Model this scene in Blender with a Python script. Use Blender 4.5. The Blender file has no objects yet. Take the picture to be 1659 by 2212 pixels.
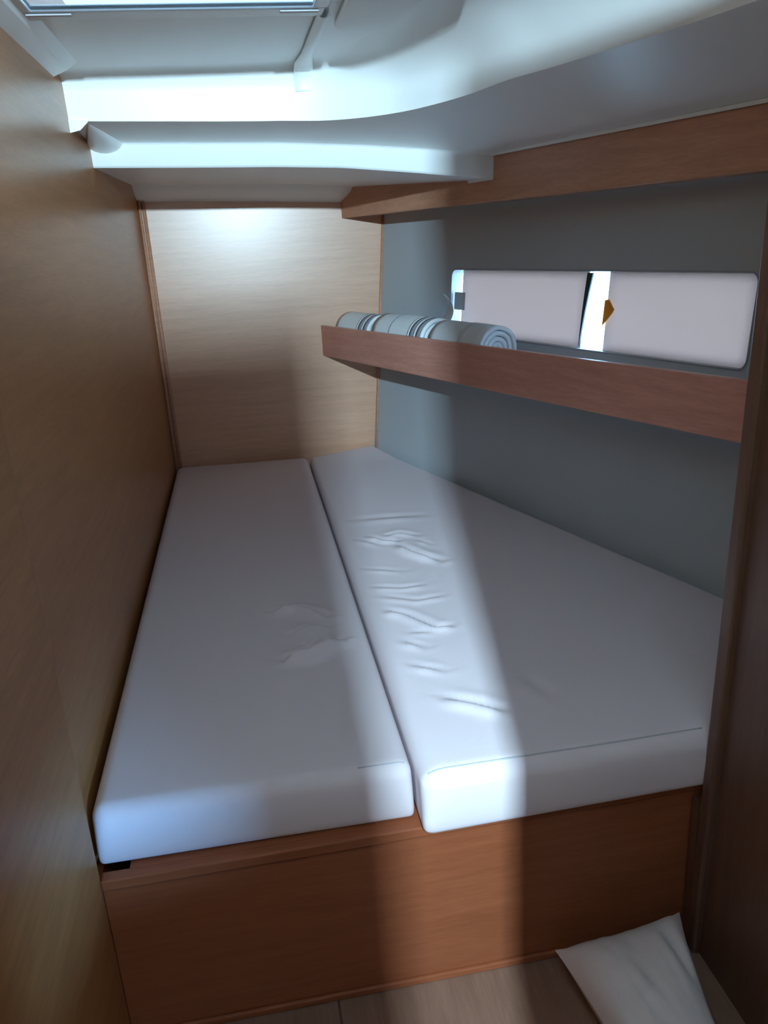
import bpy, bmesh, math, random
from mathutils import Vector, Matrix, noise
random.seed(4)
sc = bpy.context.scene
COL = sc.collection
ZO = 1.26            # eye height over the cabin sole; all z below are given relative to the eye and shifted by ZO

# ------------------------------------------------------------------ camera
cam_d = bpy.data.cameras.new('camera'); cam = bpy.data.objects.new('camera', cam_d); COL.objects.link(cam)
cam_d.sensor_fit = 'HORIZONTAL'; cam_d.sensor_width = 36.0; cam_d.lens = 36.0 * 1736.6 / 1659.0
cam_d.clip_start = 0.02; cam_d.clip_end = 100
RM = ((0.98322368, -0.10809041, 0.14692739), (-0.17367578, -0.30857743, 0.93520944), (-0.0557487, -0.94503779, -0.32217332))
M = Matrix.Identity(4)
for i in range(3):
    M[i][0] = RM[i][0]; M[i][1] = -RM[i][1]; M[i][2] = -RM[i][2]
M.translation = Vector((0, 0, ZO))
cam.matrix_world = M
sc.camera = cam

# ------------------------------------------------------------------ world (hazy daylight outside)
W = bpy.data.worlds.new('world'); sc.world = W; W.use_nodes = True
bg = W.node_tree.nodes['Background']; bg.inputs[0].default_value = (0.40, 0.69, 1.0, 1); bg.inputs[1].default_value = 14.0

def area(name, loc, aim, sx, sy, power, color, portal=False):
    d = bpy.data.lights.new(name, 'AREA'); d.shape = 'RECTANGLE'; d.size = sx; d.size_y = sy
    d.energy = power; d.color = color
    if portal: d.cycles.is_portal = True
    o = bpy.data.objects.new(name, d); COL.objects.link(o)
    o.location = (loc[0], loc[1], loc[2] + ZO)
    v = Vector(aim) - Vector(loc)
    o.rotation_euler = v.to_track_quat('-Z', 'Y').to_euler()
    return o
# small unseen key lamp added behind the camera to throw the bright strip
area('strip_key_lamp', (0.066, -0.60, 0.395), (0.45, 1.6, -0.1), 0.018, 0.03, 95, (0.56, 0.83, 1.0))
# the saloon's own windows, further off and wide
area('saloon_daylight', (0.15, -2.95, -0.20), (0.15, 1.5, -0.20), 2.2, 1.3, 50, (0.80, 0.92, 1.0))
# made-up unseen blue lamp, aimed at the near left corner of the berth
area('blue_corner_lamp', (1.25, -1.55, -0.35), (-0.31, 1.1, -0.85), 0.24, 0.20, 115, (0.20, 0.53, 1.0))
# openings to the sky, guiding the sampling of the sky light
area('hatch_portal', (-0.053, 1.479, 0.405), (-0.053, 1.479, -1), 0.45, 0.11, 1, (1, 1, 1), True)
area('window_portal', (.985, 2.21, -0.22), (.985 - .945, 2.21 - .314, -.12), 1.15, 0.2, 1, (1, 1, 1), True)

vs = sc.view_settings
vs.view_transform = 'Standard'; vs.look = 'None'; vs.exposure = 0.0; vs.gamma = 1.0; vs.use_curve_mapping = False
sc.cycles.use_denoising = True
sc.cycles.use_light_tree = False
sc.cycles.max_bounces = 7; sc.cycles.diffuse_bounces = 4; sc.cycles.glossy_bounces = 3; sc.cycles.transmission_bounces = 3
sc.cycles.use_adaptive_sampling = True; sc.cycles.adaptive_threshold = 0.04
sc.cycles.caustics_reflective = False; sc.cycles.caustics_refractive = False
sc.cycles.sample_clamp_indirect = 6.0

# ------------------------------------------------------------------ materials
def newmat(name):
    m = bpy.data.materials.new(name); m.use_nodes = True
    nt = m.node_tree; return m, nt, nt.nodes['Principled BSDF']
def N(nt, t, **kw):
    n = nt.nodes.new(t)
    for k, v in kw.items(): setattr(n, k, v)
    return n
def wood(name, c1, c2, scale=(1, 1, 1), rough=0.3, coat=0.3, spec=0.5):
    m, nt, p = newmat(name)
    tc = N(nt, 'ShaderNodeTexCoord'); mp = N(nt, 'ShaderNodeMapping'); mp.inputs['Scale'].default_value = scale
    nt.links.new(tc.outputs['Object'], mp.inputs[0])
    n1 = N(nt, 'ShaderNodeTexNoise'); n1.inputs['Scale'].default_value = 6; n1.inputs['Detail'].default_value = 6; n1.inputs['Roughness'].default_value = .65
    nt.links.new(mp.outputs[0], n1.inputs['Vector'])
    n2 = N(nt, 'ShaderNodeTexNoise'); n2.inputs['Scale'].default_value = 40; n2.inputs['Detail'].default_value = 3
    nt.links.new(mp.outputs[0], n2.inputs['Vector'])
    mx = N(nt, 'ShaderNodeMath', operation='MULTIPLY_ADD'); mx.inputs[1].default_value = .35
    nt.links.new(n2.outputs[0], mx.inputs[0]); 
    ad = N(nt, 'ShaderNodeMath', operation='MULTIPLY'); ad.inputs[1].default_value = .65
    nt.links.new(n1.outputs[0], ad.inputs[0]); nt.links.new(ad.outputs[0], mx.inputs[2])
    cr = N(nt, 'ShaderNodeValToRGB'); cr.color_ramp.elements[0].position = .36; cr.color_ramp.elements[1].position = .66
    cr.color_ramp.elements[0].color = (*c1, 1); cr.color_ramp.elements[1].color = (*c2, 1)
    nt.links.new(mx.outputs[0], cr.inputs[0]); nt.links.new(cr.outputs[0], p.inputs['Base Color'])
    p.inputs['Roughness'].default_value = rough; p.inputs['Coat Weight'].default_value = coat; p.inputs['Coat Roughness'].default_value = rough * .8
    p.inputs['Specular IOR Level'].default_value = spec
    return m
def plain(name, c, rough=.5, spec=.5, bump=0, bscale=300, coat=0, var=0):
    m, nt, p = newmat(name)
    p.inputs['Base Color'].default_value = (*c, 1); p.inputs['Roughness'].default_value = rough
    p.inputs['Specular IOR Level'].default_value = spec; p.inputs['Coat Weight'].default_value = coat
    tc = N(nt, 'ShaderNodeTexCoord')
    n = N(nt, 'ShaderNodeTexNoise'); n.inputs['Scale'].default_value = bscale; n.inputs['Detail'].default_value = 3
    nt.links.new(tc.outputs['Object'], n.inputs['Vector'])
    if bump:
        b = N(nt, 'ShaderNodeBump'); b.inputs['Strength'].default_value = bump; b.inputs['Distance'].default_value = .001
        nt.links.new(n.outputs[0], b.inputs['Height']); nt.links.new(b.outputs[0], p.inputs['Normal'])
    if var:
        cr = N(nt, 'ShaderNodeValToRGB')
        cr.color_ramp.elements[0].color = (*[x * (1 - var) for x in c], 1); cr.color_ramp.elements[1].color = (*[min(1, x * (1 + var)) for x in c], 1)
        n2 = N(nt, 'ShaderNodeTexNoise'); n2.inputs['Scale'].default_value = bscale * .5
        nt.links.new(tc.outputs['Object'], n2.inputs['Vector'])
        nt.links.new(n2.outputs[0], cr.inputs[0]); nt.links.new(cr.outputs[0], p.inputs['Base Color'])
    return m
WOOD_SIDE = wood('veneer_side', (.30, .12, .04), (.41, .175, .062), (8, .6, 9), .32, .0, .30)
WOOD_NEAR = wood('veneer_near', (.29, .12, .042), (.40, .175, .065), (8, .6, 9), .40, .0, .25)
WOOD_BACK = wood('veneer_back', (.60, .33, .205), (.74, .44, .29), (.6, 8, 10), .36, 1.0)
WOOD_TRIM = wood('cherry_trim', (.52, .25, .155), (.66, .34, .21), (.8, .8, 8), .40, .0, .35)
WOOD_FASCIA = wood('cherry_fascia', (.56, .265, .20), (.71, .35, .265), (.8, .8, 8), .40, .0, .35)
WOOD_FRONT = wood('cherry_front', (.23, .064, .026), (.31, .092, .039), (.6, 8, 10), .45, .0, .3)
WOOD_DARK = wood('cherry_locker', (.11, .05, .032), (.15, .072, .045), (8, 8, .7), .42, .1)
FLOORM = wood('sole_planks', (.175, .09, .06), (.235, .128, .088), (9, .7, 9), .38, .1)
WHITE = plain('moulded_liner', (.93, .965, .96), .38, .5, .03, 60)
HULLM = plain('hull_vinyl', (.50, .545, .58), .75, .2, .25, 700, var=.05)
SHEET = plain('cotton_sheet', (.78, .69, .73), .9, .15, .25, 900, var=.02)
PILLOWM = plain('pillow_cotton', (.70, .625, .615), .9, .1, .2, 700, var=.02)
SEAMM = plain('seam_thread', (.50, .50, .54), .9, .1)
TOWEL = plain('towel_terry', (.84, .91, .96), .95, .05, .8, 900, var=.06)
BAND = plain('towel_band', (.26, .29, .35), .9, .05, .5, 900)
BANDL = plain('towel_band_pale', (.74, .78, .80), .9, .05, .5, 900)
DARK = plain('dark_gasket', (.02, .045, .055), .5)
GREYM = plain('grey_plastic', (.55, .56, .58), .5)
ALU = plain('pale_frame', (.78, .84, .86), .3, .6)
FRAMEG = plain('window_reveal', (.34, .37, .40), .5)

SALOON = plain('saloon_panel', (.30, .24, .20), .6)

def pane_mat(name, tint):
    m, nt, p = newmat(name); nt.nodes.remove(p)
    tr = N(nt, 'ShaderNodeBsdfTransparent'); tr.inputs[0].default_value = (*tint, 1)
    gl = N(nt, 'ShaderNodeBsdfGlossy'); gl.inputs['Roughness'].default_value = .05
    mxs = N(nt, 'ShaderNodeMixShader'); mxs.inputs[0].default_value = .05
    nt.links.new(tr.outputs[0], mxs.inputs[1]); nt.links.new(gl.outputs[0], mxs.inputs[2])
    nt.links.new(mxs.outputs[0], nt.nodes['Material Output'].inputs[0]); return m
PANE = pane_mat('clear_pane', (.95, .97, .97)); SMOKED = pane_mat('smoked_hatch_pane', (.41, .41, .41))
m, nt, p = newmat('blind_fabric'); BLIND = m
nt.nodes.remove(p)
df = N(nt, 'ShaderNodeBsdfDiffuse'); df.inputs[0].default_value = (.80, .79, .80, 1)
tl = N(nt, 'ShaderNodeBsdfTranslucent'); tl.inputs[0].default_value = (.82, .62, .55, 1)
mxs = N(nt, 'ShaderNodeMixShader'); mxs.inputs[0].default_value = .28
nt.links.new(df.outputs[0], mxs.inputs[1]); nt.links.new(tl.outputs[0], mxs.inputs[2])
nt.links.new(mxs.outputs[0], nt.nodes['Material Output'].inputs[0])

m, nt, p = newmat('orange_tab'); ORANGE = m
nt.nodes.remove(p)
df = N(nt, 'ShaderNodeBsdfDiffuse'); df.inputs[0].default_value = (.85, .42, .07, 1)
tl = N(nt, 'ShaderNodeBsdfTranslucent'); tl.inputs[0].default_value = (.80, .42, .08, 1)
mxs = N(nt, 'ShaderNodeMixShader'); mxs.inputs[0].default_value = .22
nt.links.new(df.outputs[0], mxs.inputs[1]); nt.links.new(tl.outputs[0], mxs.inputs[2])
nt.links.new(mxs.outputs[0], nt.nodes['Material Output'].inputs[0])

# ------------------------------------------------------------------ helpers
def empty(name, loc, label=None, cat=None, group=None, kind=None):
    o = bpy.data.objects.new(name, None); COL.objects.link(o)
    o.location = (loc[0], loc[1], loc[2] + ZO); o.empty_display_size = .05
    tag(o, label, cat, group, kind); return o
def tag(o, label=None, cat=None, group=None, kind=None):
    if label: o['label'] = label
    if cat: o['category'] = cat
    if group: o['group'] = group
    if kind: o['kind'] = kind
    return o
def wloc(o):
    v = Vector((0, 0, 0))
    while o is not None:
        v = v + Vector(o.location); o = o.parent
    return v
def mesh(name, verts, faces, mat, parent=None, smooth=False, recalc=True):
    """verts relative to the eye; parts keep world place under their (unrotated) parent"""
    off = wloc(parent) if parent else Vector((0, 0, 0))
    me = bpy.data.meshes.new(name)
    me.from_pydata([(v[0] - off.x, v[1] - off.y, v[2] + ZO - off.z) for v in verts], [], [tuple(f) for f in faces])
    if recalc:
        bm = bmesh.new(); bm.from_mesh(me); bmesh.ops.recalc_face_normals(bm, faces=bm.faces); bm.to_mesh(me); bm.free()
    me.materials.append(mat)
    if smooth: me.polygons.foreach_set('use_smooth', [True] * len(me.polygons))
    me.update()
    o = bpy.data.objects.new(name, me); COL.objects.link(o)
    if parent: o.parent = parent
    return o
def bevel(o, w=.003, seg=2, angle=.6):
    md = o.modifiers.new('bevel', 'BEVEL'); md.width = w; md.segments = seg; md.limit_method = 'ANGLE'; md.angle_limit = angle
    return o
def prism(bottom, top):
    n = len(bottom)
    return list(bottom) + list(top), [tuple(range(n - 1, -1, -1)), tuple(range(n, 2 * n))] + [(i, (i + 1) % n, n + (i + 1) % n, n + i) for i in range(n)]
def box(x0, x1, y0, y1, z0, z1):
    return prism([(x0, y0, z0), (x1, y0, z0), (x1, y1, z0), (x0, y1, z0)], [(x0, y0, z1), (x1, y0, z1), (x1, y1, z1), (x0, y1, z1)])
def bx(name, b, mat, parent=None, bev=.002):
    v, f = box(*b); o = mesh(name, v, f, mat, parent)
    if bev: bevel(o, bev)
    return o
def gridfaces(nu, nv):
    return [(i * nv + j, (i + 1) * nv + j, (i + 1) * nv + j + 1, i * nv + j + 1) for i in range(nu - 1) for j in range(nv - 1)]
def interp(x, xs, ys):
    if x <= xs[0]: return ys[0]
    for i in range(len(xs) - 1):
        if x <= xs[i + 1]:
            t = (x - xs[i]) / (xs[i + 1] - xs[i]); return ys[i] + t * (ys[i + 1] - ys[i])
    return ys[-1]
def tube(pts, r, n=8, closed_ends=True):
    V, F = [], []
    P = [Vector(p) for p in pts]
    for i, p in enumerate(P):
        t = (P[min(i + 1, len(P) - 1)] - P[max(i - 1, 0)]).normalized()
        up = Vector((0, 0, 1)) if abs(t.z) < .9 else Vector((1, 0, 0))
        a = t.cross(up).normalized(); b = a.cross(t)
        rr = r[i] if isinstance(r, (list, tuple)) else r
        for k in range(n):
            th = 2 * math.pi * k / n; V.append(p + a * (rr * math.cos(th)) + b * (rr * math.sin(th)))
    for i in range(len(P) - 1):
        for k in range(n):
            F.append((i * n + k, i * n + (k + 1) % n, (i + 1) * n + (k + 1) % n, (i + 1) * n + k))
    if closed_ends:
        F.append(tuple(range(n - 1, -1, -1))); F.append(tuple(range((len(P) - 1) * n, len(P) * n)))
    return V, F
def catmull(pts, per=8):
    out = []
    P = [Vector(p) for p in pts]
    for i in range(len(P) - 1):
        p0, p1, p2, p3 = P[max(i - 1, 0)], P[i], P[i + 1], P[min(i + 2, len(P) - 1)]
        for k in range(per):
            t = k / per
            out.append(.5 * ((2 * p1) + (p2 - p0) * t + (2 * p0 - 5 * p1 + 4 * p2 - p3) * t * t + (3 * p1 - p0 - 3 * p2 + p3) * t ** 3))
    out.append(P[-1]); return out

# ------------------------------------------------------------------ plan of the cabin
XL, XLN = -0.329, -0.314        # port partition: far panel, nearer (prouder) panel
YB = 3.219                       # aft bulkhead
YF = 1.075                       # berth front
XR = 0.695                       # locker side to starboard
ZF = -1.26                       # cabin sole
ZM, ZB = -0.815, -0.922          # mattress top / berth board
HA = Vector((0.3150, -0.9491, 0)); HB = Vector((0.0914, 0.0303, 0.9954)); HN = Vector((.9447, .3136, -.0963))
H0 = Vector((0.5626, YB, 0))
def hull(s, z, out=0.0): return H0 + HA * s + HB * (z / .9954) + HN * out   # a point on the hull lining
def vline(x_at_back, s, z, off=0.0):     # vertical boards that run parallel to the hull
    return Vector((x_at_back + .332 * .9491 * s + off * .949, YB - .9491 * s + off * .315, z))

# ------------------------------------------------------------------ floor
fl = empty('floor', (0.2, -1.0, ZF - .03), 'brown wooden cabin floor at the foot of the berth', 'floor', kind='structure')
bx('subfloor', (-1.6, 1.7, -3.6, YB + .06, ZF - .04, ZF - .012), FLOORM, fl, 0)
xs_ = [-1.6, -1.25, -.607, .036, .695, 1.2, 1.7]
for a, b in zip(xs_[:-1], xs_[1:]):
    bx('plank', (a + .0012, b - .0012, -3.6, YF + .04, ZF - .012, ZF), FLOORM, fl, .0015)

# ------------------------------------------------------------------ port partition, aft bulkhead, trims
wl = empty('wall_left', (XL, 2.0, ZF), 'glossy brown wooden partition along the left side of the berth', 'wall', kind='structure')
bx('panel', (XL - .03, XL, YF - .02, YB + .05, ZF, .56), WOOD_SIDE, wl, 0)
bx('panel', (XL - .03, XLN, -.36, YF + .003, ZF, .56), WOOD_NEAR, wl, .003)
wb = bx('wall_back', (XL - .05, .72, YB, YB + .03, ZF, .30), WOOD_BACK, None, 0)
tag(wb, 'light wooden panel wall at the far end of the berth', 'wall', kind='structure')
t1 = empty('trim_1', (XL, YB, -1), 'narrow double wooden bead in the far left corner', 'trim', kind='structure')
for r, x, y in ((.006, XL + .006, YB - .010), (.007, XL + .020, YB - .004)):
    v, f = tube([(x, y, -.95), (x, y, .2)], r, 10); mesh('bead', v, f, WOOD_TRIM, t1, True)
v, f = tube([hull(.004, -.95, -.003), hull(.004, .2, -.003)], .005, 8)
tag(mesh('trim_2', v, f, WOOD_TRIM, None, True), 'thin wooden bead between far panel wall and grey lining', 'trim', kind='structure')

# ------------------------------------------------------------------ hull lining with the long window
def rrect(s0, s1, z0, z1, r, n=6):
    out = []
    for cx, cz, a0 in ((s1 - r, z0 + r, -90), (s1 - r, z1 - r, 0), (s0 + r, z1 - r, 90), (s0 + r, z0 + r, 180)):
        for k in range(n + 1):
            a = math.radians(a0 + 90 * k / n); out.append((cx + r * math.cos(a), cz + r * math.sin(a)))
    return out
WS0, WS1, WZ0, WZ1 = .508, 1.695, -.317, -.114
def holed(name, outer, hole, fn, mat, parent=None):
    bm = bmesh.new()
    for ring in (outer, hole):
        vs_ = [bm.verts.new(fn(*p)) for p in ring]
        for i in range(len(vs_)): bm.edges.new((vs_[i], vs_[(i + 1) % len(vs_)]))
    bmesh.ops.triangle_fill(bm, use_beauty=True, edges=bm.edges[:])
    bm.verts.index_update()
    V = [v.co.copy() for v in bm.verts]; F = [[v.index for v in f.verts] for f in bm.faces]; bm.free()
    return mesh(name, V, F, mat, parent)
hole = rrect(WS0, WS1, WZ0, WZ1, .022)
wr = holed('wall_right', [(-.06, -1.25), (2.31, -1.25), (2.31, .36), (-.06, .36)], hole, lambda s, z: hull(s, z), HULLM)
tag(wr, 'grey vinyl lined hull side rising along the right of the berth', 'wall', kind='structure')
w1 = empty('window_1', hull(1.1, WZ0, .02), 'long low rounded window in the grey hull side above the shelf', 'window', kind='structure')
n = len(hole)
V = [hull(s, z, -.0015) for s, z in rrect(WS0 - .004, WS1 + .004, WZ0 - .004, WZ1 + .004, .026)] + [hull(s, z, -.003) for s, z in hole] + [hull(s, z, .036) for s, z in rrect(WS0 + .003, WS1 - .003, WZ0 + .003, WZ1 - .003, .02)]
F = [(k * n + i, k * n + (i + 1) % n, (k + 1) * n + (i + 1) % n, (k + 1) * n + i) for k in range(2) for i in range(n)]
mesh('frame', V, F, FRAMEG, w1, False)
pr = rrect(WS0, WS1, WZ0, WZ1, .02)
v, f = prism([hull(s, z, .033) for s, z in pr], [hull(s, z, .037) for s, z in pr]); mesh('pane', v, f, PANE, w1)
# two pale blinds inside the reveal
def blind(label, prof, bow):
    """prof: list of (z, s_left, s_right) from bottom to top"""
    o = empty('window_blind', hull((prof[0][1] + prof[0][2]) / 2, WZ0, .012), label, 'blind', 'pale blinds in the hull window')
    ns = 14; V = []
    for back in (0, 1):
        for z, a, b in prof:
            for k in range(ns):
                t = k / (ns - 1); V.append(hull(a + (b - a) * t, z, .012 + bow * math.sin(math.pi * t) + back * .0015))
    nz = len(prof); off = nz * ns
    F = gridfaces(nz, ns) + [tuple(off + i for i in q[::-1]) for q in gridfaces(nz, ns)]
    ring = [k for k in range(ns)] + [r * ns + ns - 1 for r in range(1, nz)] + [(nz - 1) * ns + k for k in range(ns - 2, -1, -1)] + [r * ns for r in range(nz - 2, 0, -1)]
    F += [(ring[i], ring[(i + 1) % len(ring)], off + ring[(i + 1) % len(ring)], off + ring[i]) for i in range(len(ring))]
    mesh('fabric', V, F, BLIND, o, True); return o
zs_ = [WZ0 + (WZ1 - WZ0) * i / 8 for i in range(9)]
def g_l(z): t = (z - WZ0) / (WZ1 - WZ0); return 1.150 + .010 * t ** 2        # left blind's free edge
bl1 = blind('pale blind covering the far left half of the hull window', [(z, .553, g_l(z)) for z in zs_], .004)
bl2 = blind('pale blind covering the near right half of the hull window', [(z, 1.238, WS1 - .003) for z in zs_], .004)
v, f = prism([hull(.515, -.242, .006), hull(.575, -.242, .006), hull(.575, -.185, .006), hull(.515, -.185, .006)], [hull(.515, -.242, .011), hull(.575, -.242, .011), hull(.575, -.185, .011), hull(.515, -.185, .011)])
tag(bevel(mesh('clip', v, f, GREYM, bl1), .002), 'small grey clip at the blind edge')
V = []; zz = [-.312, -.27, -.22, -.17, -.118]
for out in (.008, .013):
    for z in zz:
        t = (z - WZ0) / (WZ1 - WZ0); w = .002 + .020 * max(0, t) ** 1.2
        V += [hull(g_l(z) - .004, z, out), hull(g_l(z) - .004 + w, z, out)]
F = []
for i in range(4):
    F += [(2 * i, 2 * i + 1, 2 * i + 3, 2 * i + 2), (10 + 2 * i, 12 + 2 * i, 13 + 2 * i, 11 + 2 * i), (2 * i, 2 * i + 2, 12 + 2 * i, 10 + 2 * i), (2 * i + 1, 11 + 2 * i, 13 + 2 * i, 2 * i + 3)]
tag(mesh('edge_strip', V, F, DARK, bl1), 'dark edge strip of the blind')
tri = [(1.232, -.250), (1.262, -.218), (1.268, -.208), (1.246, -.184), (1.234, -.186)]
v, f = prism([hull(s, z, .006) for s, z in tri], [hull(s, z, .0105) for s, z in tri])
tag(mesh('pull_tab', v, f, ORANGE, bl2), 'small orange tab at the blind edge')

# ------------------------------------------------------------------ moulded headliner
CX = [-.36, -.33, -.095, .139, .381, .569, .717, .986, 1.6, 2.2]; CZ = [.266, .265, .257, .249, .233, .215, .198, .149, .05, -.05]
def z2(x, y): return interp(x, CX, CZ) + .065 * (2.29 - y)
Z1 = .378
ce = empty('ceiling', (.2, 1.6, .38), 'white moulded cabin ceiling stepping down towards the far end', 'ceiling', kind='structure')
Bc = catmull([(-.36, 2.04, 0), (-.15, 2.04, 0), (.05, 2.038, 0), (.19, 2.025, 0), (.272, 1.997, 0), (.357, 1.936, 0), (.415, 1.864, 0), (.482, 1.736, 0), (.532, 1.596, 0), (.582, 1.493, 0), (.658, 1.308, 0), (.722, 1.131, 0), (.735, 1.0, 0)], 8)
Bc = [Vector((p.x, p.y, z2(p.x, p.y))) for p in Bc]
NB = len(Bc)
# outer border of the lower deck: along the step, then along the overhead board
def outer(i):
    c = 8 * 5.2
    if i <= c: t = i / c; return Vector((-.36 + (.722 + .36) * t, 2.29, 0))
    t = (i - c) / (NB - 1 - c); s = .98 + (2.338 - .98) * t
    p = vline(.41, s, 0, .004); return Vector((p.x, p.y, 0))
NT = 9; V = []
for i in range(NB):
    o = outer(i)
    for k in range(NT):
        t = k / (NT - 1); x = Bc[i].x + (o.x - Bc[i].x) * t; y = Bc[i].y + (o.y - Bc[i].y) * t
        V.append((x, y, z2(x, y)))
mesh('lower_deck', V, gridfaces(NB, NT), WHITE, ce, True)
# cove between the lower deck and the higher one
V = []; NP = 14; Tc = []
for i in range(NB):
    tan = (Bc[min(i + 1, NB - 1)] - Bc[max(i - 1, 0)]); tan.z = 0; tan.normalize()
    inn = Vector((tan.y, -tan.x, 0))           # towards the higher deck
    bend = min(1, max(0, (Bc[i].x - .15) / .45)); bend = bend * bend * (3 - 2 * bend)
    w = .040 + .16 * bend; lip = .052 - .026 * bend
    z0 = Bc[i].z
    for k in range(NP):
        t = k / (NP - 1)
        if t < .3:
            q = t / .3; d = .004 * q + .010 * bend * q; z = z0 + lip * q
        else:
            q = (t - .3) / .7; a = q * math.pi / 2
            d0 = .004 + .010 * bend
            d = d0 + (w - d0) * (1 - math.cos(a)) ** 1.0; z = z0 + lip + (Z1 - z0 - lip) * math.sin(a)
        V.append(Bc[i] + inn * d + Vector((0, 0, z - z0)))
    Tc.append(V[-1].copy())
mesh('cove', V, gridfaces(NB, NP), WHITE, ce, True)
# upper deck with the hatch opening
HX0, HX1, HY0, HY1 = -.292, .186, 1.40, 1.578
ring = [(p.x, p.y) for p in Tc] + [(-.36, 1.0)]
holed('upper_deck', ring, [(HX0, HY0), (HX1, HY0), (HX1, HY1), (HX0, HY1)], lambda x, y: Vector((x, y, Z1)), WHITE, ce)
# unseen ceiling raised to pass the key lamp's light, with its riser
bx('raised_ceiling', (-.40, .80, -.40, 1.0, .50, .52), WHITE, ce, 0)
V = [(p[0], 1.0, p[2]) for p in V[-NP:]]
xs_ = [-.40] + [v[0] for v in V[::-1]] + [1.3]; zs2 = [Z1] + [v[2] for v in V[::-1]] + [z2(1.2, 1.0)]
V = [(x, 1.0, z) for x, z in zip(xs_, zs2)] + [(x, 1.0, .52) for x in xs_]
nx_ = len(xs_)
mesh('riser', V, [(i, i + 1, nx_ + i + 1, nx_ + i) for i in range(nx_ - 1)], WHITE, ce)
# the step at the far end of the lower deck, the soffit behind it and the cove above the aft bulkhead
SX = [-.36, -.33, -.1, .133, .303, .503, .709, .80]; SZ = [.209, .208, .199, .191, .182, .161, .136, .12]
def z3(x, y): return interp(x, SX, SZ) + .014 * (y - 2.29) / .8
xs_ = [-.36 + (.722 + .36) * i / 30 for i in range(31)]
V = []
for x in xs_:
    zt = z2(x, 2.29); zb_ = z3(x, 2.29); r = .006
    V += [(x, 2.29 - r, zt + .0005), (x, 2.29 - r * .3, zt - r * .3), (x, 2.29, zt - r), (x, 2.29 + .002, zb_ + r), (x, 2.29 + .004, zb_ + r * .3), (x, 2.29 + r + .002, zb_)]
mesh('step', V, gridfaces(31, 6), WHITE, ce, True)
def cz(x): return interp(x, [-.34, -.16, .175, .41, .75], [.172, .166, .149, .136, .11])
V = []; ys_ = [2.296, 2.5, 2.7, 2.9, 3.0, 3.085, 3.115]
for i in range(31):
    u = i / 30
    for y in ys_:
        xe = .420 + .332 * (YB - y) + .004; x = -.36 + (xe + .36) * u; V.append((x, y, z3(x, y)))
mesh('soffit', V, gridfaces(31, len(ys_)), WHITE, ce, True)
V = []
for i in range(31):
    u = i / 30
    for k in range(6):
        t = k / 5; y = 3.112 + .113 * t
        xe = .420 + .332 * (YB - y) + .004; x = -.36 + (xe + .36) * u
        zt = z3(x, 3.112) + .0005; zb_ = cz(x) - .002
        V.append((x, y, zt + (zb_ - zt) * (t ** .75)))
mesh('far_cove', V, gridfaces(31, 6), WHITE, ce, True)
# thin white lip where the liner meets the overhead board
V = []
for i in range(24):
    s = .972 + (2.29 - .972) * i / 23
    zt = .199
    for dz, dn in ((-.005, -.004), (-.005, -.009), (.002, -.009), (.006, -.002)):
        V.append(vline(.41, s, zt + dz, dn))
mesh('edge_lip', V, gridfaces(24, 4), WHITE, ce)
v, f = prism([vline(.41, .86, .134, -.008), vline(.41, .975, .134, -.012), vline(.41, .975, .134, .01), vline(.41, .86, .134, .01)], [vline(.41, .86, .142, -.008), vline(.41, .975, .205, -.012), vline(.41, .975, .205, .01), vline(.41, .86, .142, .01)])
bevel(mesh('step_end', v, f, WHITE, ce), .004)
# fillet along the port partition and the small moulded gusset under the step
V = []
for i in range(9):
    y = 1.002 + .943 * i / 8
    V += [(XL - .02, y, .352), (XL, y, .352), (XL + .030, y, .364), (XL + .052, y, Z1 + .001)]
F = gridfaces(9, 4) + [(32, 33, 34, 35)]
mesh('fillet', V, F, WHITE, ce)
V = []
for i in range(9):
    t = i / 8; y = 2.055 + .236 * t; r = .004 + .042 * t
    for k in range(11):
        a = math.pi * k / 10
        V.append((XL + .036 + r * math.cos(a), y, z2(XL, y) + .004 - (r + .002) * .62 * math.sin(a)))
mesh('gusset', V, gridfaces(9, 11), WHITE, ce, True)
v, f = prism([(XL - .01, 2.035, .255), (XL + .022, 2.035, .262), (XL + .045, 2.035, .282), (XL - .01, 2.035, .285)], [(XL - .01, 2.07, .262), (XL + .018, 2.07, .268), (XL + .04, 2.07, .284), (XL - .01, 2.07, .287)])
mesh('corner_web', v, f, WHITE, ce)
# raised ceiling panel to the right of the hatch
pp = [(.222, 1.660), (.330, 1.700), (.352, 1.50), (.375, 1.2), (.222, 1.2)]
v, f = prism([(x, y, Z1 - .012) for x, y in pp], [(x, y, Z1 + .002) for x, y in pp])
o = mesh('ceiling_panel', v, f, WHITE, None); bevel(o, .005, 2)
tag(o, 'white flat access panel on the ceiling right of the hatch', 'ceiling panel')

# hatch
ha = empty('ceiling_hatch', ((HX0 + HX1) / 2, HY1, Z1), 'bright ceiling hatch with pale frame at the top left', 'hatch')
def rail(name, x0, x1, y0, y1, z0, z1, mat=ALU): return bx(name, (x0, x1, y0, y1, z0, z1), mat, ha, .002)
hd = .002
rail('frame_rail', HX0 - .006, HX1 + .006, HY1 - .044, HY1 + .006, Z1 - .009, Z1 + hd)
rail('frame_rail', HX0 - .006, HX1 + .006, HY0 - .006, HY0 + .024, Z1 - .009, Z1 + hd)
rail('frame_rail', HX0 - .010, HX0 + .014, HY0 + .0245, HY1 - .0445, Z1 - .009, Z1 + hd)
rail('frame_rail', HX1 - .014, HX1 + .010, HY0 + .0245, HY1 - .0445, Z1 - .009, Z1 + hd)
rail('hinge', HX0 + .004, HX0 + .075, HY1 - .041, HY1 - .029, Z1 - .0125, Z1 - .0092, GREYM)
rail('hinge', HX1 - .070, HX1 - .004, HY1 - .041, HY1 - .029, Z1 - .0125, Z1 - .0092, GREYM)
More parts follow.
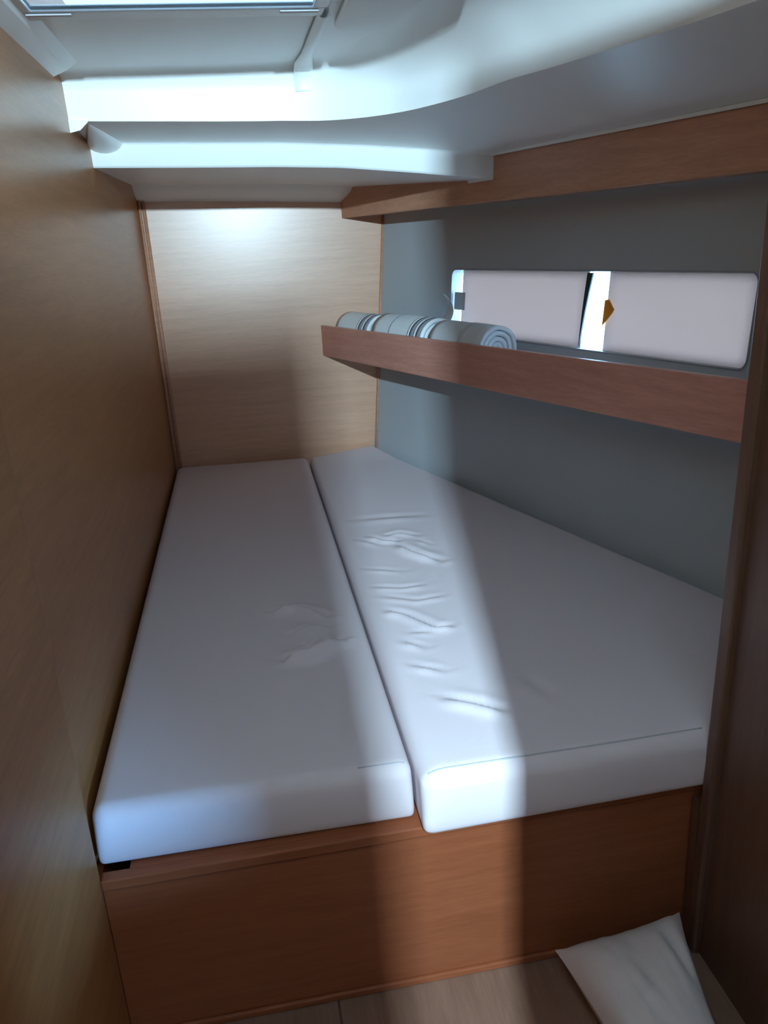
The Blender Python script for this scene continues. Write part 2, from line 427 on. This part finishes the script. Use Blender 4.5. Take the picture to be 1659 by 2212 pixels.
rail('pane', HX0 + .0142, HX1 - .0142, HY0 + .0242, HY1 - .0442, Z1 - .006, Z1 + .001, SMOKED)

# cable cover running from the hatch corner down over the cove
pth = [(.196, 1.585, Z1 - .004), (.194, 1.75, Z1 - .004), (.192, 1.93, Z1 - .004), (.192, 1.985, Z1 - .008), (.193, 2.012, Z1 - .026), (.194, 2.020, .338), (.194, 2.022, .322)]
V = []
for i, p in enumerate(catmull(pth, 4)):
    w = .012 + .010 * min(1, max(0, (p.y - 1.9) / .1))
    for k in range(7):
        a = math.pi * k / 6
        if p.y < 2.0: V.append((p.x + w * math.cos(a), p.y, p.z - .008 * math.sin(a)))
        else: V.append((p.x + w * math.cos(a), p.y - .010 * math.sin(a), p.z))
nn = len(V) // 7
F = gridfaces(nn, 7) + [tuple(range((nn - 1) * 7, nn * 7))]
tag(mesh('cable_cover', V, F, WHITE, None, True), 'narrow white cable cover running down from the hatch corner', 'cable cover')

# ------------------------------------------------------------------ overhead board (upper locker) and shelf
ov = empty('overhead_locker', vline(.41, 1.0, .08), 'dark wooden fascia of the overhead locker under the ceiling', 'locker')
def hboard(name, xb, s0, s1, zb0, zb1, zt0, zt1, th, mat, parent, bev=.0025):
    v, f = prism([vline(xb, s0, zb0), vline(xb, s1, zb1), vline(xb, s1, zb1, th), vline(xb, s0, zb0, th)], [vline(xb, s0, zt0), vline(xb, s1, zt1), vline(xb, s1, zt1, th), vline(xb, s0, zt0, th)])
    return bevel(mesh(name, v, f, mat, parent), bev)
hboard('fascia', .41, .0, 2.29, .079, .079, .245, .245, .018, WOOD_TRIM, ov)
v, f = prism([vline(.41, 0, .083, .019), vline(.41, 2.26, .083, .019), hull(2.26, .083, -.001), hull(0, .083, -.001)], [vline(.41, 0, .093, .019), vline(.41, 2.26, .093, .019), hull(2.26, .093, -.001), hull(0, .093, -.001)])
mesh('bottom_board', v, f, WOOD_TRIM, ov)

sh = empty('side_shelf', vline(.298, 1.0, -.42), 'brown wooden shelf with tall fascia along the hull side below the window', 'shelf')
hboard('fascia', .298, .0, 2.33, -.428, -.408, -.310, -.286, .016, WOOD_FASCIA, sh)
v, f = prism([vline(.298, 0, -.418, .0165), vline(.298, 2.3, -.402, .0165), hull(2.3, -.402, -.001), hull(0, -.418, -.001)], [vline(.298, 0, -.406, .0165), vline(.298, 2.3, -.390, .0165), hull(2.3, -.390, -.001), hull(0, -.406, -.001)])
mesh('shelf_board', v, f, HULLM, sh)

# ------------------------------------------------------------------ rolled towels
def towel(label, s0, s1, xb, rad, turns, ph):
    ph = ph - (turns % 1) * 2 * math.pi - math.pi / 2
    zc = -.405 + .007 * s0 + rad + .001
    base = vline(xb, (s0 + s1) / 2, zc - rad)
    o = empty('rolled_towel', base, label, 'towel', 'rolled towels on the shelf')
    ax = Vector((.315, -.949, 0)); side = Vector((.949, .315, 0)); up = Vector((0, 0, 1))
    def prof(rscale=1.0, n0=0.0, n1=1.0, N_=110):
        pts = []
        for i in range(N_):
            t = n0 + (n1 - n0) * i / (N_ - 1); a = ph + t * turns * 2 * math.pi
            r = (.012 + (rad - .012) * t) * rscale
            pts.append((r * math.cos(a), r * math.sin(a)))
        return pts
    th = (rad - .012) / turns * .80
    def sheetmesh(pts, a0, a1, thick, ns, wob):
        V = []; Np = len(pts)
        for j in range(ns):
            t = j / (ns - 1); s = a0 + (a1 - a0) * t
            for side_i in (0, 1):
                for q, (u, w) in enumerate(pts):
                    r = math.hypot(u, w); k = (r - thick * side_i) / max(r, 1e-6)
                    tele = wob * (1 - r / rad) * (1 if j == ns - 1 else (-1 if j == 0 else 0))
                    nz = .0015 * noise.noise(Vector((u * 40, w * 40, s * 12)))
                    P = vline(xb, s, zc) + side * (u * k + nz) + up * (w * k + nz) + ax * (-tele)
                    V.append(P)
        F = []; row = 2 * Np
        for j in range(ns - 1):
            for q in range(Np - 1):
                a = j * row + q; b = (j + 1) * row + q
                F += [(a, b, b + 1, a + 1), (a + Np, a + Np + 1, b + Np + 1, b + Np)]
            for q in (0, Np - 1):
                a = j * row + q; b = (j + 1) * row + q; F.append((a, a + Np, b + Np, b))
        for j in (0, ns - 1):
            for q in range(Np - 1):
                a = j * row + q; F.append((a, a + 1, a + Np + 1, a + Np))
        return V, F
    V, F = sheetmesh(prof(), s0, s1, th, 10, .010); mesh('roll', V, F, TOWEL, o, True)
    return o, prof, sheetmesh, rad
def band(o, prof, sm, rad, a0, a1, mat, label):
    pts = [(u * 1.018, w * 1.018) for u, w in prof(1, .72, 1.0, 60)]
    V, F = sm(pts, a0, a1, .0025, 3, 0); tag(mesh('woven_band', V, F, mat, o, True), label)
T1 = towel('blue grey rolled towel at the far end of the shelf', .030, .300, .405, .074, 4.2, .1)
T2 = towel('pale blue rolled towel, middle one of three on the shelf', .345, .690, .402, .078, 4.4, .0)
T3 = towel('grey rolled towel with spiral end showing, nearest on the shelf', .735, 1.015, .398, .076, 4.0, -.2)
for T, e in ((T1, .300), (T2, .690)):
    band(*T, e - .092, e - .080, BANDL, 'pale woven stripe'); band(*T, e - .078, e - .056, BAND, 'dark woven stripe')
    band(*T, e - .054, e - .040, BANDL, 'pale woven stripe'); band(*T, e - .038, e - .014, BAND, 'dark woven stripe'); band(*T, e - .012, e - .002, BANDL, 'pale woven stripe')
band(*T2, .470, .474, BAND, 'thin fold line'); band(*T3, .9, .915, BANDL, 'pale woven stripe')
# loose corner of cloth standing up behind the middle towel
V = []
b0 = vline(.402, .665, -.27)
for i in range(8):
    t = i / 7
    c = b0 + Vector((.949, .315, 0)) * (.035 + .03 * math.sin(t * 2)) + Vector((.315, -.949, 0)) * (.05 * t - .10 * t * t) + Vector((0, 0, .085 * t))
    w = .022 * (1 - t) + .004
    V += [c + Vector((.315, -.949, 0)) * w, c + Vector((.949, .315, 0)) * .006, c - Vector((.315, -.949, 0)) * w]
fo = mesh('loose_corner', V, gridfaces(8, 3), TOWEL, T2[0], True); sd = fo.modifiers.new('solid', 'SOLIDIFY'); sd.thickness = .003

# ------------------------------------------------------------------ berth
be = empty('berth_base', (.2, YF, ZF), 'brown wooden berth base with front panel under the two mattresses', 'bunk base')
bx('front_panel', (XLN + .0005, XR + .05, YF, YF + .02, ZF + .001, ZB - .022), WOOD_FRONT, be, .001)
bx('lip_rail', (XLN + .0005, XR + .05, YF - .006, YF + .016, ZB - .022, ZB - .001), WOOD_FRONT, be, .003)
v, f = prism([(-.27, YF + .012, ZB - .014), (XR + .6, YF + .012, ZB - .014), (1.16, YF + .1, ZB - .014), (.475, YB - .005, ZB - .014), (-.27, YB - .005, ZB - .014)],
             [(-.27, YF + .012, ZB), (XR + .6, YF + .012, ZB), (1.16, YF + .1, ZB), (.475, YB - .005, ZB), (-.27, YB - .005, ZB)])
mesh('deck_board', v, f, WOOD_FRONT, be)
bx('end_panel', (XL + .0005, XL + .012, YF + .02, YB - .01, ZF + .001, ZB - .016), WOOD_FRONT, be, 0)
bx('end_panel', (XL + .013, -.271, YF + .021, YB - .01, ZB - .10, ZB - .09), WOOD_FRONT, be, 0)
bx('foot_strip', (XLN + .0005, XR + .05, YF - .008, YF - .0005, ZF + .001, ZF + .014), WOOD_FRONT, be, .002)

def axis_samples(h, r, step):
    """positions from -h to h, dense inside the rounded rim"""
    a = [-h, -h + r * .08, -h + r * .2, -h + r * .38, -h + r * .6, -h + r * .8, -h + r]
    n_ = max(2, int((2 * h - 2 * r) / step)); mid = [(-h + r) + (2 * h - 2 * r) * i / n_ for i in range(1, n_)]
    return a + mid + [-q for q in a[::-1]]
def mattress(name, label, corners, z0, z1, r, creases, step, seed, puff, extra):
    """corners: near-left, near-right, far-right, far-left in plan"""
    c = [Vector((p[0], p[1], 0)) for p in corners]
    hx = ((c[1] - c[0]).length + (c[2] - c[3]).length) / 4; hy = ((c[3] - c[0]).length + (c[2] - c[1]).length) / 4; hz = (z1 - z0) / 2
    X = axis_samples(hx, r, step); Yv = axis_samples(hy, r, step); Zv = axis_samples(hz, r, .03)
    idx = {}; V = []; F = []; r_top = r
    def vid(i, j, k):
        key = (i, j, k)
        if key not in idx:
            p = Vector((X[i], Yv[j], Zv[k]))
            tb = max(0, min(1, (p.z / hz + .6) / 1.2)); r = r_top * (.42 + .58 * tb)
            q = Vector((max(-hx + r, min(hx - r, p.x)), max(-hy + r, min(hy - r, p.y)), max(-hz + r, min(hz - r, p.z))))
            d = p - q
            # soft rim
            if d.length > 1e-9: p = q + d.normalized() * r
            u = (p.x / hx + 1) / 2; v_ = (p.y / hy + 1) / 2
            pl = (c[0] * (1 - u) + c[1] * u) * (1 - v_) + (c[3] * (1 - u) + c[2] * u) * v_
            z = (z0 + z1) / 2 + p.z
            # bulge of the side walls
            zz_ = p.z / hz; b = .006 * max(0, 1 - zz_ * zz_)
            if v_ < .03: pl.y -= b
            # fullness of the filling
            if p.z > 0:
                z += puff * (1 - (2 * u - 1) ** 4) * (1 - (2 * v_ - 1) ** 6) + extra(u, v_, pl)
                wgt = max(0, min(1, (p.z / hz - .6) / .4))
                z += wgt * disp(pl.x, pl.y)
                z += wgt * .0022 * noise.noise(Vector((pl.x * 4 + seed, pl.y * 3, 0))) 
            idx[key] = len(V); V.append((pl.x, pl.y, z))
        return idx[key]
    segs = []
    for poly, A, w, asym in creases:
        for (a, b) in zip(poly[:-1], poly[1:]): segs.append((Vector((a[0], a[1])), Vector((b[0], b[1])), A, w, asym, poly))
    def disp(x, y):
        P = Vector((x, y)); tot = 0; best = {}
        for a, b, A, w, asym, poly in segs:
            if abs(y - a.y) > .2 and abs(y - b.y) > .2: continue
            ab = b - a; t = max(0, min(1, (P - a).dot(ab) / ab.length_squared)); q = P - (a + ab * t); dist = q.length
            if dist > 4 * w: continue
            tp = (poly.index((a.x, a.y)) if False else 0)
            k = id(poly)
            ends = 1.0
            if poly[0] == (round(a.x, 6), round(a.y, 6)): ends = min(1, .15 + t * 1.7)
            if poly[-1] == (round(b.x, 6), round(b.y, 6)): ends = min(ends, .15 + (1 - t) * 1.7)
            sg = dist if q.y < 0 else -dist
            f_ = ends * A * 1.25 * (math.exp(-((sg - 1.25 * w) / w) ** 2) - .75 * math.exp(-(sg / (.75 * w)) ** 2) + .25 * math.exp(-((sg + 1.3 * w) / w) ** 2))
            if k not in best or dist < best[k][0]: best[k] = (dist, f_)
        return sum(v_[1] for v_ in best.values())
    nx, ny, nz = len(X), len(Yv), len(Zv)
    for i in range(nx - 1):
        for j in range(ny - 1):
            F.append((vid(i, j, nz - 1), vid(i + 1, j, nz - 1), vid(i + 1, j + 1, nz - 1), vid(i, j + 1, nz - 1)))
            F.append((vid(i, j, 0), vid(i, j + 1, 0), vid(i + 1, j + 1, 0), vid(i + 1, j, 0)))
        for k in range(nz - 1):
            F.append((vid(i, 0, k), vid(i + 1, 0, k), vid(i + 1, 0, k + 1), vid(i, 0, k + 1)))
            F.append((vid(i, ny - 1, k), vid(i, ny - 1, k + 1), vid(i + 1, ny - 1, k + 1), vid(i + 1, ny - 1, k)))
    for j in range(ny - 1):
        for k in range(nz - 1):
            F.append((vid(0, j, k), vid(0, j, k + 1), vid(0, j + 1, k + 1), vid(0, j + 1, k)))
            F.append((vid(nx - 1, j, k), vid(nx - 1, j + 1, k), vid(nx - 1, j + 1, k + 1), vid(nx - 1, j, k + 1)))
    o = empty(name, ((c[0].x + c[1].x) / 2, c[0].y, z0), label, 'mattress', 'berth mattresses')
    mesh('sheet_cover', V, F, SHEET, o, True, recalc=False)
    rim = [V[vid(i, 4, nz - 1)] for i in range(nx)]      # points along the front top edge
    return o, rim
RC = [([(0.331, 2.137), (0.38, 2.154), (0.429, 2.112)], .005, .012, 1), ([(0.293, 2.149), (0.33, 2.1), (0.367, 2.087)], .006, .012, 1), ([(0.366, 2.053), (0.395, 1.983), (0.447, 1.909)], .010, .015, 1),
      ([(0.257, 2.137), (0.318, 2.066)], .004, .012, 1), ([(0.255, 1.658), (0.294, 1.621), (0.343, 1.542), (0.378, 1.541)], .006, .013, 1), ([(0.261, 1.501), (0.301, 1.454)], .005, .011, 1),
      ([(0.256, 1.4), (0.317, 1.352)], .005, .011, 1), ([(0.288, 1.269), (0.35, 1.225), (0.39, 1.189)], .007, .015, 1), ([(0.459, 1.301), (0.483, 1.203)], .006, .022, 1), ([(0.277, 1.537), (0.34, 1.514)], .003, .010, 1),
      ([(0.264, 2.309), (0.492, 2.287)], .004, .025, 1), ([(0.24, 1.80), (0.31, 1.77), (.37, 1.775)], .003, .012, 1), ([(0.25, 1.74), (0.33, 1.69), (.40, 1.70)], .003, .012, 1), ([(0.24, 1.92), (0.34, 1.87)], .0025, .012, 1), ([(.42, 2.08), (.45, 2.03)], .004, .010, 1)]
LC = [([(-0.01, 1.734), (0.058, 1.727), (0.121, 1.671)], .019, .013, 1), ([(0.023, 1.601), (0.063, 1.623), (0.116, 1.622)], .013, .011, 1), ([(0.052, 1.542), (0.097, 1.566)], .015, .011, 1), ([(0.004, 1.495), (0.053, 1.498), (0.134, 1.555)], .024, .014, 1)]
ml, rim_l = mattress('mattress', 'narrow white sheeted mattress beside the left wooden partition', [(-.318, 1.100), (.194, 1.092), (.198, 3.150), (-.322, 3.190)], ZB + .001, ZM, .024, LC, .0065, 1.0, .003, lambda u, v, p: 0)
def rx(u, v, p):
    return .010 * (1 - u) ** 2 * (1 - v) + .012 * max(0, (v - .9) / .1) * u
mr, rim_r = mattress('mattress', 'wider wedge-shaped white sheeted mattress beside the grey hull side', [(.199, 1.043), (1.175, 1.056), (.470, 3.212), (.205, 3.140)], ZB + .0005, ZM, .029, RC, .0065, 7.0, .003, rx)
sp = [(p[0], p[1] - .0003, p[2] - .0002) for p in rim_r if .212 < p[0] < .69]
v, f = tube(sp, .0016, 6); tag(mesh('cover_seam', v, f, SEAMM, mr, True), 'thin sewn seam along the front edge')
sp = [(p[0], p[1], p[2]) for p in rim_l if .10 < p[0] < .183]
v, f = tube(sp, .0012, 6); tag(mesh('cover_seam', v, f, SEAMM, ml, True), 'thin sewn seam near the corner')

# ------------------------------------------------------------------ locker side to starboard, with a small port
wk = empty('wall_locker', (XR, .5, ZF), 'dark brown wooden locker side at the right edge', 'wall', kind='structure')
def lean(z): return .705 + .0222 * z
def leanboard(name, dx0, dx1, y0, y1, z0, z1, bev):
    v, f = prism([(lean(z0) + dx0, y0, z0), (lean(z0) + dx1, y0, z0), (lean(z0) + dx1, y1, z0), (lean(z0) + dx0, y1, z0)], [(lean(z1) + dx0, y0, z1), (lean(z1) + dx1, y0, z1), (lean(z1) + dx1, y1, z1), (lean(z1) + dx0, y1, z1)])
    o = mesh(name, v, f, WOOD_DARK, wk)
    if bev: bevel(o, bev)
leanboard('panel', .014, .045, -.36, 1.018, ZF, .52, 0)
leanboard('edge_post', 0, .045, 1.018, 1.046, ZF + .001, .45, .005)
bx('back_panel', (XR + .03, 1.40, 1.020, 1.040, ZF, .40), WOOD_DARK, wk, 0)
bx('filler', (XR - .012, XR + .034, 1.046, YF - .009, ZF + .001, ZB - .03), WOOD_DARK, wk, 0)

# ------------------------------------------------------------------ doorway behind the photographer and the saloon beyond, with added light blockers
DX0, DX1, DY = -.31, .69, -.35
wf = empty('wall_front', (.4, DY, ZF), 'wooden bulkhead with the cabin doorway, behind the viewer', 'wall', kind='structure')
bx('panel', (DX1, 1.7, DY - .03, DY, ZF, .56), WOOD_DARK, wf, 0)
bx('panel', (-1.6, XL, DY - .03, DY, ZF, .56), WOOD_DARK, wf, 0)
bx('header', (XL, DX1, DY - .03, DY, .49, .56), WOOD_DARK, wf, 0)
ws = empty('wall_saloon', (0, -2, ZF), 'plain saloon walls beyond the doorway, behind the viewer', 'wall', kind='structure')
bx('panel', (-1.6, 1.7, -3.62, -3.6, ZF, 1.2), SALOON, ws, 0)
bx('panel', (-1.62, -1.6, -3.6, -.35, ZF, 1.2), SALOON, ws, 0)
bx('panel', (1.7, 1.72, -3.6, -.35, ZF, 1.2), SALOON, ws, 0)
bx('panel', (-1.6, 1.7, -3.6, -.33, 1.0, 1.02), SALOON, ws, 0)
bx('panel', (-1.6, 1.7, -.385, -.355, .52, 1.02), SALOON, ws, 0)
bx('strip_blocker_right', (.149, .30, -.17, -.12, ZF, .3745), SALOON, ws, 0)  # added unseen blocker, cuts the sharp right edge of the light strip
bx('beam_blocker_side', (.515, XR + .015, -.17, -.12, ZF, .50), SALOON, ws, 0)  # added unseen blocker, keeps the blue beam to the left corner
bx('beam_blocker_low', (.301, .514, -.17, -.12, ZF, -.665), SALOON, ws, 0)  # unseen board put in to cut the blue beam off below the mattress
bx('beam_blocker_high', (.301, .514, -.17, -.12, -.52, .35), SALOON, ws, 0)  # unseen board put in to cap the blue beam, leaving a slot
bx('strip_blocker_left', (-.31, .081, -.33, -.30, ZF, .340), SALOON, ws, 0)  # added unseen blocker, shades the left mattress from the key lamp

# ------------------------------------------------------------------ pillow on the sole
po = empty('pillow', (.54, .85, ZF), 'rumpled white pillow on the floor against the berth front, bottom right', 'pillow')
pc = [Vector((.475, .62, ZF + .035)), Vector((.575, .60, ZF + .035)), Vector((.655, 1.035, ZF + .088)), Vector((.425, 1.045, ZF + .045))]
NUV = 34; V = []
for sgn in (1, -1):
    for i in range(NUV):
        for j in range(NUV):
            u = i / (NUV - 1); v_ = j / (NUV - 1)
            a = 2 * u - 1; b = 2 * v_ - 1
            # concave sides, pointed corners
            uu = .5 + .5 * a * (1 - (.14 if a > 0 else .08) * (1 - b * b)); vv = .5 + .5 * b * (1 - .05 * (1 - a * a))
            P = (pc[0] * (1 - uu) + pc[1] * uu) * (1 - vv) + (pc[3] * (1 - uu) + pc[2] * uu) * vv
            th = max(0, (1 - a ** 4)) ** .55 * max(0, (1 - b ** 4)) ** .55
            if sgn > 0:
                z = P.z + .055 * th + .010 * th * noise.noise(Vector((u * 4, v_ * 3, 2))) + .006 * th * noise.noise(Vector((u * 11 + v_ * 4, v_ * 5, 8)))
                q = (u - .80) + (v_ - .86) * .55
                z += th * (-.016 * math.exp(-(q / .05) ** 2) * math.exp(-((v_ - .78) / .14) ** 2))
            else: z = max(ZF + .002, P.z - .05 * th)
            V.append((P.x, P.y, max(z, ZF + .002)))
off = NUV * NUV
F = gridfaces(NUV, NUV) + [tuple(off + k for k in q[::-1]) for q in gridfaces(NUV, NUV)]
mesh('pillow_case', V, F, PILLOWM, po, True)
